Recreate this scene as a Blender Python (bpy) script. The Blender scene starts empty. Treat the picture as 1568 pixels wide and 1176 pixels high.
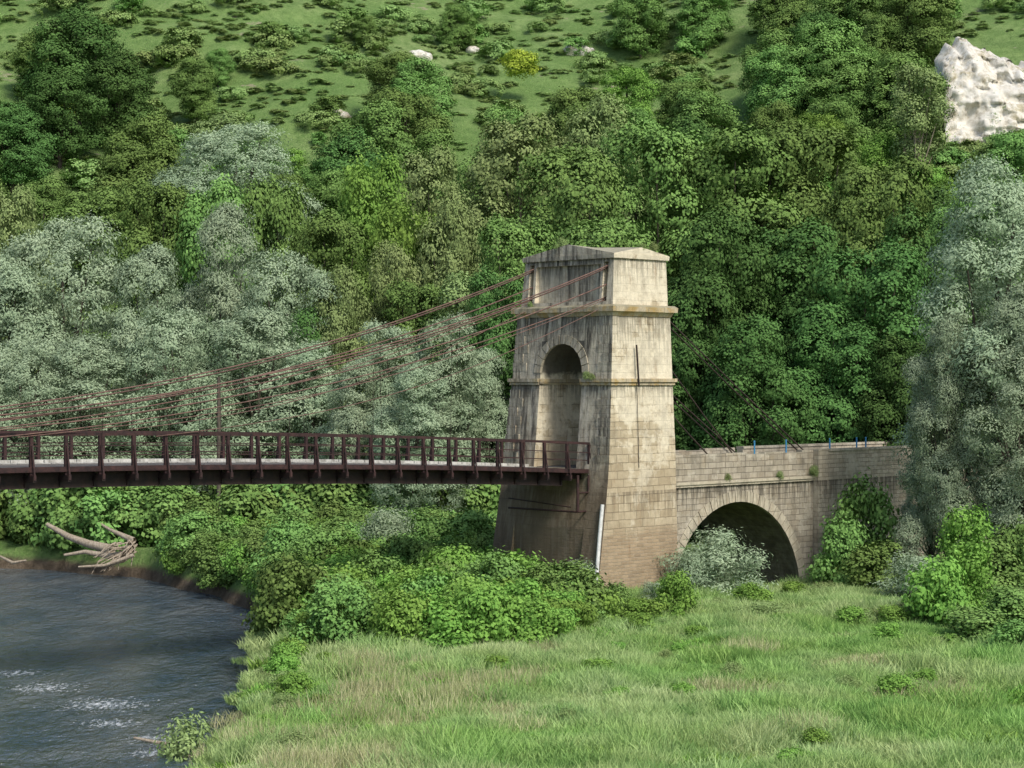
import bpy, bmesh, math, numpy as np
from mathutils import Vector, Matrix, noise as mnoise
F=3200.0; EYE=11.55; HZ=580.0
def P(px,py,Y): return ((px-784)/F*Y, Y, EYE+(HZ-py)/F*Y)
scene=bpy.context.scene
# ------------------------------------------------------------ node helpers
def newmat(name):
    m=bpy.data.materials.new(name); m.use_nodes=True; m.node_tree.nodes.clear(); return m,m.node_tree
def N(nt,t,props=None,ins=None):
    n=nt.nodes.new(t)
    for k,v in (props or {}).items(): setattr(n,k,v)
    for k,v in (ins or {}).items():
        s=n.inputs[k]
        if isinstance(v,bpy.types.NodeSocket): nt.links.new(v,s)
        else: s.default_value=v
    return n
def c4(c): return (c[0],c[1],c[2],1.0)
def mixc(nt,f,a,b,blend='MIX'):
    n=nt.nodes.new('ShaderNodeMix'); n.data_type='RGBA'; n.blend_type=blend
    for i,v in ((0,f),(6,a),(7,b)):
        if isinstance(v,bpy.types.NodeSocket): nt.links.new(v,n.inputs[i])
        else: n.inputs[i].default_value = v if i==0 else c4(v)
    return n.outputs[2]
def ramp(nt,fac,stops):
    n=nt.nodes.new('ShaderNodeValToRGB'); nt.links.new(fac,n.inputs[0])
    cr=n.color_ramp
    while len(cr.elements)<len(stops): cr.elements.new(0.5)
    for e,(p,c) in zip(cr.elements,stops):
        e.position=p; e.color=c4(c) if hasattr(c,'__len__') else (c,c,c,1)
    return n.outputs[0]
def noi(nt,vec,scale,detail=4,rough=.55):
    ins={'Scale':scale,'Detail':detail,'Roughness':rough}
    if vec is not None: ins['Vector']=vec
    return N(nt,'ShaderNodeTexNoise',None,ins).outputs[0]
def mapv(nt,vec,sc,loc=(0,0,0)):
    return N(nt,'ShaderNodeMapping',None,{'Vector':vec,'Scale':sc,'Location':loc}).outputs[0]
def math_(nt,op,a,b=0.0,clamp=False):
    n=nt.nodes.new('ShaderNodeMath'); n.operation=op; n.use_clamp=clamp
    for i,v in ((0,a),(1,b)):
        if isinstance(v,bpy.types.NodeSocket): nt.links.new(v,n.inputs[i])
        else: n.inputs[i].default_value=v
    return n.outputs[0]
def mrange(nt,v,a,b,c=0.0,d=1.0):
    return N(nt,'ShaderNodeMapRange',None,{0:v,1:a,2:b,3:c,4:d}).outputs[0]
def bump(nt,h,strength,dist):
    return N(nt,'ShaderNodeBump',None,{'Strength':strength,'Distance':dist,'Height':h}).outputs[0]
def principled(nt,col,rough=.8,normal=None,spec=.3,metal=0):
    ins={'Roughness':rough,'Specular IOR Level':spec,'Metallic':metal}
    if isinstance(col,bpy.types.NodeSocket): ins['Base Color']=col
    else: ins['Base Color']=c4(col)
    if normal is not None: ins['Normal']=normal
    return N(nt,'ShaderNodeBsdfPrincipled',None,ins)
def out(nt,sh): N(nt,'ShaderNodeOutputMaterial',None,{'Surface':sh})

def foliage(name,dark,light,hue=.015,val=.25,trans=.2,world=0.0,pale=None,sat=.93):
    m,nt=newmat(name)
    t=N(nt,'ShaderNodeAttribute',{'attribute_name':'tint'}).outputs['Fac']
    col=ramp(nt,t,[(0.0,dark),(1.0,light)])
    r=N(nt,'ShaderNodeObjectInfo').outputs['Random']
    if world>0 and pale is not None:
        pos=N(nt,'ShaderNodeNewGeometry').outputs['Position']
        f=ramp(nt,noi(nt,pos,world,4,.6),[(.40,0.0),(.62,1.0)])
        col=mixc(nt,f,col,pale)
        f2=ramp(nt,noi(nt,mapv(nt,pos,(1,1,1),(31,7,0)),.45,4,.6),[(.47,0.0),(.64,.6)])
        col=mixc(nt,f2,col,(.13,.31,.06))
    col=N(nt,'ShaderNodeHueSaturation',None,{'Hue':mrange(nt,r,0,1,.5-hue*1.8,.5+hue*.2),'Value':mrange(nt,r,0,1,1.04-val,1.04+val),'Saturation':sat,'Color':col}).outputs[0]
    p=N(nt,'ShaderNodeBsdfDiffuse',None,{'Color':col})
    if trans<=0: out(nt,p.outputs[0]); return m
    tr=N(nt,'ShaderNodeBsdfTranslucent',None,{'Color':col})
    mx=N(nt,'ShaderNodeMixShader',None,{0:trans,1:p.outputs[0],2:tr.outputs[0]})
    out(nt,mx.outputs[0]); return m
M_WIL=foliage('willow_leaf',(.13,.22,.11),(.46,.57,.36),.01,.12,.12)
M_OLV=foliage('olive_leaf',(.10,.18,.045),(.31,.42,.15),.015,.2,0)
M_MID=foliage('broad_leaf',(.06,.155,.03),(.21,.39,.09),.018,.28,0)
M_DRK=foliage('dark_leaf',(.03,.09,.02),(.115,.25,.058),.012,.25,0)
M_BRT=foliage('bright_leaf',(.08,.22,.03),(.25,.48,.075),.015,.2,.15)
M_YEL=foliage('yellow_green_leaf',(.20,.32,.02),(.42,.52,.04),.02,.2,0)
M_HIL=foliage('hill_scrub_leaf',(.12,.25,.055),(.30,.45,.14),.018,.2,0)
M_GRS=foliage('grass_blade',(.17,.36,.06),(.38,.62,.16),.01,.08,.25,.13,(.48,.60,.26),.92)
M_DRY=foliage('dry_grass_blade',(.32,.37,.14),(.62,.60,.34),.01,.15,.2)
def bark(name,c1,c2):
    m,nt=newmat(name)
    pos=N(nt,'ShaderNodeTexCoord').outputs['Object']
    n=noi(nt,mapv(nt,pos,(6,6,1.2)),2.0,6)
    out(nt,principled(nt,ramp(nt,n,[(.3,c1),(.7,c2)]),.9,bump(nt,n,.6,.05)).outputs[0]); return m
M_BARK=bark('bark',(.05,.04,.03),(.15,.13,.10))
M_DEAD=bark('driftwood',(.22,.17,.12),(.5,.43,.33))

# ------------------------------------------------------------ mesh helpers
def mesh_arrays(name,V,Fq,mats,midx=None,tint=None,smooth=False):
    me=bpy.data.meshes.new(name)
    V=np.asarray(V,dtype=np.float32); Fq=np.asarray(Fq,dtype=np.int32); k=Fq.shape[1]
    me.vertices.add(len(V)); me.vertices.foreach_set('co',V.ravel())
    me.loops.add(Fq.size); me.loops.foreach_set('vertex_index',Fq.ravel())
    me.polygons.add(len(Fq)); me.polygons.foreach_set('loop_start',np.arange(0,Fq.size,k,dtype=np.int32))
    for m in mats: me.materials.append(m)
    if midx is not None: me.polygons.foreach_set('material_index',np.asarray(midx,dtype=np.int32))
    if smooth: me.polygons.foreach_set('use_smooth',np.ones(len(Fq),dtype=bool))
    me.update(calc_edges=True)
    if tint is not None:
        a=me.attributes.new('tint','FLOAT','POINT'); a.data.foreach_set('value',np.asarray(tint,dtype=np.float32))
    return me
def obj(name,me,loc=(0,0,0),rot=(0,0,0),scl=(1,1,1),parent=None,link=True):
    o=bpy.data.objects.new(name,me); o.location=loc; o.rotation_euler=rot; o.scale=scl
    if link: scene.collection.objects.link(o)
    if parent: o.parent=parent
    return o
def tube(pts,rad,n=7):
    pts=np.array(pts,float); m=len(pts); V=[];Fc=[]
    for i in range(m):
        d=pts[min(i+1,m-1)]-pts[max(i-1,0)]; d/=np.linalg.norm(d)+1e-9
        a=np.cross(d,[0,0,1.0]) if abs(d[2])<.9 else np.cross(d,[1.0,0,0]); a/=np.linalg.norm(a); b=np.cross(d,a)
        for k in range(n):
            t=2*math.pi*k/n; V.append(pts[i]+rad[i]*(math.cos(t)*a+math.sin(t)*b))
    for i in range(m-1):
        for k in range(n):
            k2=(k+1)%n; Fc.append((i*n+k,i*n+k2,(i+1)*n+k2,(i+1)*n+k))
    return np.array(V),np.array(Fc)
def join(parts):
    V=[];Fc=[];o=0
    for v,f in parts: V.append(v);Fc.append(f+o);o+=len(v)
    return np.concatenate(V),np.concatenate(Fc)
def nrm(a): return a/(np.linalg.norm(a,axis=-1,keepdims=True)+1e-9)
def leaves(rng,C,R,n,ll,lw,cr,droop=.2,up=.25,per=40,nz=.3):
    ncl=max(8,n//per); w=(R[:,0]*R[:,2]); w=w/w.sum()
    li=rng.choice(len(C),size=int(ncl*1.9),p=w)
    d=rng.normal(size=(len(li),3)); d[:,2]+=up; d=nrm(d)
    cc=C[li]+d*R[li]*rng.uniform(.80,1.05,len(li))[:,None]
    keep=np.ones(len(li),bool)
    for j in range(len(C)):
        ins=(((cc-C[j])/R[j])**2).sum(1)<.6
        keep&=~(ins&(li!=j))
    keep&=cc[:,2]>0.05
    cc=cc[keep][:ncl]; d=d[keep][:ncl]; li=li[keep][:ncl]; nc=len(cc)
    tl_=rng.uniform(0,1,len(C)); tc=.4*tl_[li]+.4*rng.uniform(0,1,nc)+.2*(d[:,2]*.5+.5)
    k=n//nc; idx=np.repeat(np.arange(nc),k)
    off=rng.normal(size=(len(idx),3)); pos=cc[idx]+off*cr*np.array([1,1,.7])
    nn=nrm(d[idx]+off*.25+rng.normal(size=(len(idx),3))*nz+np.array([0,0,.3]))
    ax=np.cross(nn,rng.normal(size=(len(idx),3))); ax=nrm(ax); ax[:,2]-=droop; ax=nrm(ax)
    b=nrm(np.cross(nn,ax))
    s=rng.uniform(.6,1.25,len(idx))[:,None]
    q=np.stack([pos-ax*ll*s/2,pos-b*lw*s/2,pos+ax*ll*s/2,pos+b*lw*s/2],1).reshape(-1,3)
    f=np.arange(len(idx)*4).reshape(-1,4)
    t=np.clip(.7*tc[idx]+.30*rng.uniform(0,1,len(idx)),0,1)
    return q,f,np.repeat(t,4)
def tree_mesh(name,seed,H,W,z0,lm,n,ll,lw,nl=18,lr=(.17,.27),cr=.45,droop=.2,trunk=.28,bark_m=None,shape='round',per=40,nz=.3,up=.5,sp=(.3,.86)):
    rng=np.random.default_rng(seed)
    C=[];R=[]
    for i in range(nl):
        u=(i+.5)/nl
        z=z0+(H-z0)*(.10+.84*u)+rng.uniform(-.04,.04)*H
        if shape=='round': pr=math.sin(math.pi*min(1,(.16+.80*u)))**.6
        elif shape=='dome': pr=math.sqrt(max(.03,1-(max(0,u-.25)/.8)**2))
        else: pr=math.sin(math.pi*min(1,.2+.74*u))
        a=i*2.4+rng.uniform(-.6,.6); rr=W*.5*pr*rng.uniform(*sp)
        r=W*rng.uniform(*lr)*(.75+.35*pr)
        C.append((rr*math.cos(a),rr*math.sin(a),min(z,H-r*.8))); R.append((r,r,r*rng.uniform(.8,1.15)))
    C=np.array(C);R=np.array(R)
    q,f,t=leaves(rng,C,R,n,ll,lw,cr,droop,up,per,nz)
    parts=[]
    if trunk>0:
        tz=np.linspace(-.5,H*.8,7); wob=rng.normal(size=(7,2)).cumsum(0)*.12
        tp=[(wob[i,0],wob[i,1],tz[i]) for i in range(7)]
        parts.append(tube(tp,[trunk*(1-.13*i) for i in range(7)],8))
        for i in range(nl):
            if i%2==0 or nl<20:
                h=max(1,C[i][2]*.5); j=min(5,int((h+.5)/(H*.8+.5)*6)); s=np.array(tp[j]); e=C[i]
                mid=(s+e)/2+np.array([0,0,-.3])
                parts.append(tube([s,mid,e],[trunk*.45,trunk*.28,.04],5))
        tv,tf=join(parts)
        V=np.concatenate([q,tv]);Fc=np.concatenate([f,tf+len(q)])
        mi=np.concatenate([np.zeros(len(f)),np.ones(len(tf))]); t=np.concatenate([t,np.zeros(len(tv))])
    else: V,Fc,mi=q,f,np.zeros(len(f))
    me=mesh_arrays(name,V,Fc,[lm,bark_m or M_BARK],mi,t); me['H']=float(H); me['W']=float(W); return me

def scatter(name,meshes,pts,rots,scls,idx):
    col=bpy.data.collections.new(name+'_prototypes')
    for i,me in enumerate(meshes):
        o=bpy.data.objects.new('%s_proto_%02d'%(name,i),me); col.objects.link(o)
    me=bpy.data.meshes.new(name); pts=np.asarray(pts,dtype=np.float32)
    me.vertices.add(len(pts)); me.vertices.foreach_set('co',pts.ravel())
    a=me.attributes.new('rot','FLOAT_VECTOR','POINT'); a.data.foreach_set('vector',np.asarray(rots,dtype=np.float32).ravel())
    a=me.attributes.new('scl','FLOAT_VECTOR','POINT'); a.data.foreach_set('vector',np.asarray(scls,dtype=np.float32).ravel())
    a=me.attributes.new('pidx','INT','POINT'); a.data.foreach_set('value',np.asarray(idx,dtype=np.int32))
    o=obj(name,me)
    ng=bpy.data.node_groups.new(name+'_gn','GeometryNodeTree')
    ng.interface.new_socket('Geometry',in_out='INPUT',socket_type='NodeSocketGeometry')
    ng.interface.new_socket('Geometry',in_out='OUTPUT',socket_type='NodeSocketGeometry')
    gi=ng.nodes.new('NodeGroupInput'); go=ng.nodes.new('NodeGroupOutput')
    ci=ng.nodes.new('GeometryNodeCollectionInfo'); ci.inputs['Collection'].default_value=col
    ci.inputs['Separate Children'].default_value=True; ci.inputs['Reset Children'].default_value=True
    ip=ng.nodes.new('GeometryNodeInstanceOnPoints'); ip.inputs['Pick Instance'].default_value=True
    def na(nm,ty):
        n=ng.nodes.new('GeometryNodeInputNamedAttribute'); n.data_type=ty; n.inputs['Name'].default_value=nm
        return [s for s in n.outputs if s.enabled and s.name=='Attribute'][0]
    L=ng.links.new
    L(gi.outputs[0],ip.inputs['Points']); L(ci.outputs[0],ip.inputs['Instance'])
    L(na('pidx','INT'),ip.inputs['Instance Index']); L(na('rot','FLOAT_VECTOR'),ip.inputs['Rotation']); L(na('scl','FLOAT_VECTOR'),ip.inputs['Scale'])
    L(ip.outputs[0],go.inputs[0])
    md=o.modifiers.new('instances','NODES'); md.node_group=ng
    return o

# ------------------------------------------------------------ bridge frame (needed by terrain too)
ANG=math.radians(44.5); cA,sA=math.cos(ANG),math.sin(ANG)
Cn=np.array([(933-784)/F*94,94.0]); O=Cn+4.55*np.array([cA,sA]); OL=(O[0],O[1],0)
def loc2w(x,y,z): return (O[0]+cA*x-sA*y, O[1]+sA*x+cA*y, z)
# ------------------------------------------------------------ terrain
def wn(x,y,sc,seed):
    r=np.random.default_rng(seed); s=0
    for i in range(7):
        a=r.uniform(0,6.28); k=r.uniform(.6,1.7)/sc*6.28; s=s+np.sin((x*math.cos(a)+y*math.sin(a))*k+r.uniform(0,6.28))
    return s/7*1.6
BK=np.array([(-200,-8),(40,-8),(50,-8.3),(62,-8.8),(72.5,-9.8),(80,-10.3),(90,-10.9),(100,-12),(110,-15.6),(121,-22.1),(127,-31.1),(131,-60),(136,-140),(140,-400)],float)
def ground(x,y):
    x=np.asarray(x,float);y=np.asarray(y,float)
    xb=np.interp(y,BK[:,0],BK[:,1])
    dmin=np.full(x.shape,1e9)
    for i in range(len(BK)-1):
        ay,ax=BK[i];by,bx=BK[i+1]; dx,dy=bx-ax,by-ay; L=dx*dx+dy*dy
        t=np.clip(((x-ax)*dx+(y-ay)*dy)/L,0,1)
        dmin=np.minimum(dmin,np.hypot(x-(ax+t*dx),y-(ay+t*dy)))
    land=(x>xb)|(y>140)
    sd=np.where(land,dmin,-dmin)+wn(x,y,7,3)*.5
    t=np.clip((sd+.8)/2.6,0,1); t=t*t*(3-2*t)
    z=-1.3+t*(2.75)
    z=z+np.where(sd>1,np.clip((sd-1)/8,0,1)*.3,0)+np.clip(sd,0,1)*(wn(x,y,9,5)*.12+wn(x,y,3.2,8)*.06)
    ax,ay,_=loc2w(6.5,2.0,0); z=z-1.0*np.exp(-(((x-ax)**2+(y-ay)**2)/45.0))
    foot=150+5*np.sin(x/31+1)+np.clip(x-20,0,60)*-.25
    u=np.clip(y-foot,0,None); u2=np.where(u<12,u*u/24,u-6)
    rise=.50*u2; rise=np.where(rise>75,75+(rise-75)*.35,rise)
    z=z+rise+np.clip(u/25,0,1)*(wn(x,y,48,11)*2.6+wn(x,y,19,12)*.9+wn(x,y,7,13)*.25)
    lb=np.clip((-x-75)/8,0,1)*np.clip((150-y)/10,0,1); z=z+lb*3.2
    return z
def axis(segs):
    a=[]
    for s,e,st in segs: a.append(np.arange(s,e,st))
    a.append([segs[-1][1]]); return np.concatenate(a)
xs=axis([(-700,-140,40),(-140,-45,5),(-45,42,.6),(42,140,5),(140,700,40)])
ys=axis([(-400,30,25),(30,135,.7),(135,300,1.6),(300,420,8),(420,1200,50)])
X,Yg=np.meshgrid(xs,ys); Z=ground(X,Yg)
V=np.stack([X,Yg,Z],-1).reshape(-1,3); nx=len(xs); ny=len(ys)
I=np.arange(nx*ny).reshape(ny,nx)
Fq=np.stack([I[:-1,:-1],I[:-1,1:],I[1:,1:],I[1:,:-1]],-1).reshape(-1,4)
m,nt=newmat('meadow_and_hill_ground')
pos=N(nt,'ShaderNodeNewGeometry').outputs['Position']
sep=N(nt,'ShaderNodeSeparateXYZ',None,{0:pos})
n1=noi(nt,pos,.07,6,.65); n2=noi(nt,pos,.9,8,.75); n3=noi(nt,pos,5,6,.7); n4=noi(nt,pos,.22,9,.75)
g=ramp(nt,n1,[(.32,(.15,.28,.07)),(.5,(.23,.36,.11)),(.68,(.33,.43,.17))])
g=mixc(nt,mrange(nt,n4,.44,.58,0,.65),g,(.11,.22,.055)); g=mixc(nt,mrange(nt,n2,.45,.62,0,.7),g,(.10,.20,.05)); g=mixc(nt,mrange(nt,n3,.42,.7,0,.6),g,(.31,.40,.16))
bare=mrange(nt,noi(nt,mapv(nt,pos,(1,1,2.2),(3,9,1)),.16,9,.72),.61,.65); bare=math_(nt,'MULTIPLY',bare,mrange(nt,sep.outputs[2],18,24))
g=mixc(nt,math_(nt,'MULTIPLY',bare,.75),g,(.42,.37,.26))
soil=ramp(nt,n2,[(.3,(.08,.06,.04)),(.7,(.27,.21,.15))])
zz=math_(nt,'ADD',sep.outputs[2],math_(nt,'MULTIPLY',n2,.8))
g=mixc(nt,mrange(nt,zz,1.2,.85),g,soil)
h=math_(nt,'ADD',n2,math_(nt,'MULTIPLY',n3,.4))
out(nt,principled(nt,g,.95,bump(nt,h,1.0,.6),.1).outputs[0])
ter=obj('ground_terrain',mesh_arrays('ground_terrain',V,Fq,[m],smooth=True))

# water
m,nt=newmat('river_water')
pos=N(nt,'ShaderNodeNewGeometry').outputs['Position']
w1=noi(nt,mapv(nt,pos,(1.0,.40,1)),.9,5,.6); w2=noi(nt,mapv(nt,pos,(1,.5,1)),3.2,4,.6)
hh=math_(nt,'ADD',w1,math_(nt,'MULTIPLY',w2,.45))
fm=None
for fx,fy,fr in ((-14.4,74,3.2),(-11.5,67,1.9),(-17.5,78,2.8),(-13.5,70,2.0),(-11.2,64.5,1.5),(-19.5,82,2.0)):
    d=N(nt,'ShaderNodeVectorMath',{'operation':'DISTANCE'},{0:pos,1:(fx,fy,0)}).outputs['Value']
    k=mrange(nt,d,fr,0,0,1); fm=k if fm is None else math_(nt,'MAXIMUM',fm,k)
fn=noi(nt,mapv(nt,pos,(1.3,.55,1)),4.2,8,.8)
foam=mrange(nt,math_(nt,'ADD',fn,math_(nt,'MULTIPLY',fm,.20)),.64,.75)
foam=math_(nt,'MULTIPLY',foam,math_(nt,'GREATER_THAN',fm,.01))
col=ramp(nt,noi(nt,mapv(nt,pos,(1,.35,1)),.35,6,.7),[(.35,(.05,.085,.12)),(.65,(.16,.18,.185))])
col=mixc(nt,foam,col,(.80,.83,.85))
p=principled(nt,col,.12,bump(nt,hh,1.0,1.3),1.0)
nt.links.new(mrange(nt,foam,0,1,.12,.7),p.inputs['Roughness'])
out(nt,p.outputs[0])
obj('river_water',mesh_arrays('river_water',[(-400,-200,0),(2,-200,0),(2,145,0),(-400,145,0)],[(0,1,2,3)],[m]))

def bm_mesh(name,bm,mats):
    bmesh.ops.recalc_face_normals(bm,faces=bm.faces[:])
    me=bpy.data.meshes.new(name); bm.to_mesh(me); bm.free()
    for m in mats: me.materials.append(m)
    return me
def box(bm,x0,x1,y0,y1,z0,z1,mi=0):
    vs=[bm.verts.new(p) for p in ((x0,y0,z0),(x1,y0,z0),(x1,y1,z0),(x0,y1,z0),(x0,y0,z1),(x1,y0,z1),(x1,y1,z1),(x0,y1,z1))]
    for f in ((0,3,2,1),(4,5,6,7),(0,1,5,4),(1,2,6,5),(2,3,7,6),(3,0,4,7)):
        fc=bm.faces.new([vs[i] for i in f]); fc.material_index=mi
def loft(bm,secs,mi=0):
    rings=[[bm.verts.new(p) for p in s] for s in secs]
    for a,b in zip(rings[:-1],rings[1:]):
        n=len(a)
        for i in range(n):
            bm.faces.new((a[i],a[(i+1)%n],b[(i+1)%n],b[i])).material_index=mi
    bm.faces.new(rings[0][::-1]); bm.faces.new(rings[-1])
def boolean(o,cutters):
    for c in cutters:
        md=o.modifiers.new('b','BOOLEAN'); md.operation='DIFFERENCE'; md.object=c; md.solver='EXACT'
    dg=bpy.context.evaluated_depsgraph_get(); me=bpy.data.meshes.new_from_object(o.evaluated_get(dg))
    o.modifiers.clear(); o.data=me
def stone(name,bw,bh,ca,cb,mort,grime=.5,river=.0,lichen=.3,brick_below=None,smoothc=None,portal=False,mid_tan=False,barrel=False):
    m,nt=newmat(name)
    tc=N(nt,'ShaderNodeTexCoord'); ob=tc.outputs['Object']; s=N(nt,'ShaderNodeSeparateXYZ',None,{0:ob})
    z=s.outputs[2]
    uv=N(nt,'ShaderNodeCombineXYZ',None,{0:math_(nt,'ADD',s.outputs[0],s.outputs[1]),1:z}).outputs[0]
    dist=N(nt,'ShaderNodeTexNoise',None,{'Vector':ob,'Scale':3.0}).outputs['Color']
    uvd=N(nt,'ShaderNodeVectorMath',{'operation':'MULTIPLY_ADD'},{0:dist,1:(.05,.05,0),2:uv}).outputs[0]
    def br(w,h,c1,c2,mo,ms):
        return N(nt,'ShaderNodeTexBrick',None,{'Vector':uvd,'Color1':c4(c1),'Color2':c4(c2),'Mortar':c4(mo),'Scale':1.0,'Mortar Size':ms,'Mortar Smooth':.4,'Bias':-.1,'Brick Width':w,'Row Height':h})
    b=br(bw,bh,ca,cb,mort,.014); col=b.outputs[0]; bf=b.outputs['Fac']
    nb=noi(nt,ob,.6,7,.68); nf=noi(nt,ob,5,6,.7); nm=noi(nt,ob,1.6,6,.7)
    tcn=N(nt,'ShaderNodeSeparateXYZ',None,{0:tc.outputs['Normal']})
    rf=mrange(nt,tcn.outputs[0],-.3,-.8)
    if smoothc:
        pm=mrange(nt,math_(nt,'ADD',nb,mrange(nt,z,6.5,12,-.08,.09)),.46,.52)
        col=mixc(nt,math_(nt,'MULTIPLY',pm,.80),col,smoothc)
        bf=math_(nt,'MULTIPLY',bf,mrange(nt,pm,0,1,1,.25))
    if brick_below:
        b2=br(.44,.15,(.52,.39,.255),(.32,.235,.15),(.50,.43,.32),.014)
        k=mrange(nt,math_(nt,'ADD',z,math_(nt,'MULTIPLY',nb,2.4)),brick_below+1.5,brick_below+.9)
        col=mixc(nt,k,col,b2.outputs[0]); bf=mixc(nt,k,bf,b2.outputs['Fac'])
    col=mixc(nt,mrange(nt,nm,.50,.68,0,.42),col,(.32,.245,.15))
    col=mixc(nt,mrange(nt,nf,.35,.8,0,.3),col,(.25,.21,.145))
    gp=mrange(nt,noi(nt,mapv(nt,ob,(1,1,.6),(5,5,2)),.9,8,.72),.52,.62)
    col=mixc(nt,math_(nt,'MULTIPLY',gp,min(1,grime*1.1)),col,(.20,.18,.14))
    streak=noi(nt,mapv(nt,ob,(1.9,1.9,.14)),1.6,8,.72)
    st=mrange(nt,streak,.46,.61)
    led=None
    for zl,ln in ((14.4,2.6),(11.25,1.2),(17.05,1.6),(6.4,1.9)):
        k=mrange(nt,z,zl-ln,zl); k=math_(nt,'MULTIPLY',k,math_(nt,'LESS_THAN',z,zl+.02))
        led=k if led is None else math_(nt,'MAXIMUM',led,k)
    fs=noi(nt,mapv(nt,ob,(4.5,4.5,.25)),1.5,6,.7)
    drip=math_(nt,'MULTIPLY',mrange(nt,math_(nt,'ADD',fs,math_(nt,'MULTIPLY',led,.17)),.57,.67),led)
    drip=math_(nt,'MULTIPLY',drip,mrange(nt,rf,0,1,.75,1.0))
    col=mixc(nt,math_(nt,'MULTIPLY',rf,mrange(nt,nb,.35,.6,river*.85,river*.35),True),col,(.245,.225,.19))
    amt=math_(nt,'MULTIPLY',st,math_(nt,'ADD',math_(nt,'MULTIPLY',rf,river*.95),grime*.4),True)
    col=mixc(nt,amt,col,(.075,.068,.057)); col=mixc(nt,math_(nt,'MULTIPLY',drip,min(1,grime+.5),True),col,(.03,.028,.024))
    st2=mrange(nt,noi(nt,mapv(nt,ob,(3,3,.2),(7,3,1)),1.4,6,.7),.52,.64)
    col=mixc(nt,math_(nt,'MULTIPLY',math_(nt,'MULTIPLY',st2,rf),.65 if river>.3 else 0.0),col,(.58,.53,.44))
    rst=math_(nt,'MULTIPLY',mrange(nt,noi(nt,mapv(nt,ob,(2,2,.3),(1,8,4)),1.7,6,.7),.6,.7),.5 if river>.3 else 0.0)
    col=mixc(nt,rst,col,(.27,.15,.07))
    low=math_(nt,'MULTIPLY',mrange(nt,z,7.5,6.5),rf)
    col=mixc(nt,math_(nt,'MULTIPLY',low,.72 if river>.3 else 0.0),col,(.085,.065,.05))  # below-deck river face: weathering stain plus the deck's shadow painted into the colour
    if mid_tan:
        band=math_(nt,'MULTIPLY',mrange(nt,z,9.0,7.0),.28); col=mixc(nt,band,col,(.32,.24,.155))
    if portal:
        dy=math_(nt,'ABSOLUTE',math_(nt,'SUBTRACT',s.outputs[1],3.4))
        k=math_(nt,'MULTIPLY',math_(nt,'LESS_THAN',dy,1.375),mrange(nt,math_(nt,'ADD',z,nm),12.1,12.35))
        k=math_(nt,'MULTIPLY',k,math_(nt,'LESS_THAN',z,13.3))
        col=mixc(nt,math_(nt,'MULTIPLY',k,.85),col,(.05,.05,.045))  # shade under the portal vault painted into the stone colour
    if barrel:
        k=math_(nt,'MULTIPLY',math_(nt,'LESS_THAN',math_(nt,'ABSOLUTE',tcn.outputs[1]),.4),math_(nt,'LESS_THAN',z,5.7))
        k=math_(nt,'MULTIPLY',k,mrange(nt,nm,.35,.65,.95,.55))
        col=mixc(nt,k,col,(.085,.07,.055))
    lk=math_(nt,'MULTIPLY',mrange(nt,noi(nt,ob,1.8,7,.7),.49,.62),lichen)
    col=mixc(nt,lk,col,(.44,.29,.09)); col=mixc(nt,math_(nt,'MULTIPLY',mrange(nt,tcn.outputs[2],.3,.8),.7),col,(.24,.23,.16))
    hgt=math_(nt,'ADD',math_(nt,'MULTIPLY',bf,-.6),math_(nt,'MULTIPLY',nf,.9))
    out(nt,principled(nt,col,.92,bump(nt,hgt,.8,.05),.15).outputs[0]); return m
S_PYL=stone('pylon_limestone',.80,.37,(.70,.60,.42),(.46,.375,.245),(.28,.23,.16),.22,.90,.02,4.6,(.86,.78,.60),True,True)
S_COR=stone('cornice_stone',1.1,.6,(.64,.55,.37),(.50,.42,.29),(.25,.22,.16),.5,.4,.7)
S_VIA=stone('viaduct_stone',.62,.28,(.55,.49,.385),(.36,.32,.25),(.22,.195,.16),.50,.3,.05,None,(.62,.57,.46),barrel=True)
S_RNG=stone('voussoir_stone',5,5,(.62,.56,.43),(.54,.48,.36),(.3,.27,.2),.4,.4,.05)
S_WAL=stone('retaining_wall_stone',.5,.22,(.56,.49,.38),(.38,.325,.245),(.28,.25,.19),.4,.2,.05,None,(.60,.54,.42))

W=6.8
SEC=[(-.5,5.95,-.22),(1.7,5.5,-.15),(6.9,4.65,-.01),(8,4.52,.02),(11.3,4.2,.2),(14.4,3.94,.36),(17.1,3.70,.5)]
def Tz(z): return float(np.interp(z,[s[0] for s in SEC],[s[1] for s in SEC]))
def bz(z): return float(np.interp(z,[s[0] for s in SEC],[s[2] for s in SEC]))
def ring(z,e=0): T=Tz(z);b=bz(z); return [(-T-e,b-e,z),(e,b-e,z),(e,W-b+e,z),(-T-e,W-b+e,z)]
pyl=bpy.data.objects.new('stone_bridge_pylon',None); pyl.location=OL; pyl.rotation_euler=(0,0,ANG); scene.collection.objects.link(pyl)
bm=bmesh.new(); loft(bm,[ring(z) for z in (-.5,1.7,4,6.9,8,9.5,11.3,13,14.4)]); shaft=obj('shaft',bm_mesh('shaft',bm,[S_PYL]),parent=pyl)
bm=bmesh.new(); loft(bm,[ring(z,-.06) for z in (14.9,16,17.05)]); head=obj('cable_saddle_block',bm_mesh('head',bm,[S_PYL]),parent=pyl)
bm=bmesh.new()
loft(bm,[ring(14.4,.03),ring(14.62,.14)]); loft(bm,[ring(14.62,.26),ring(14.84,.28),ring(14.93,.16)]); cor2=obj('main_cornice',bm_mesh('c2',bm,[S_COR]),parent=pyl)
PC=W/2;PR=1.36;ZS=11.82
bm=bmesh.new()
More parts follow.
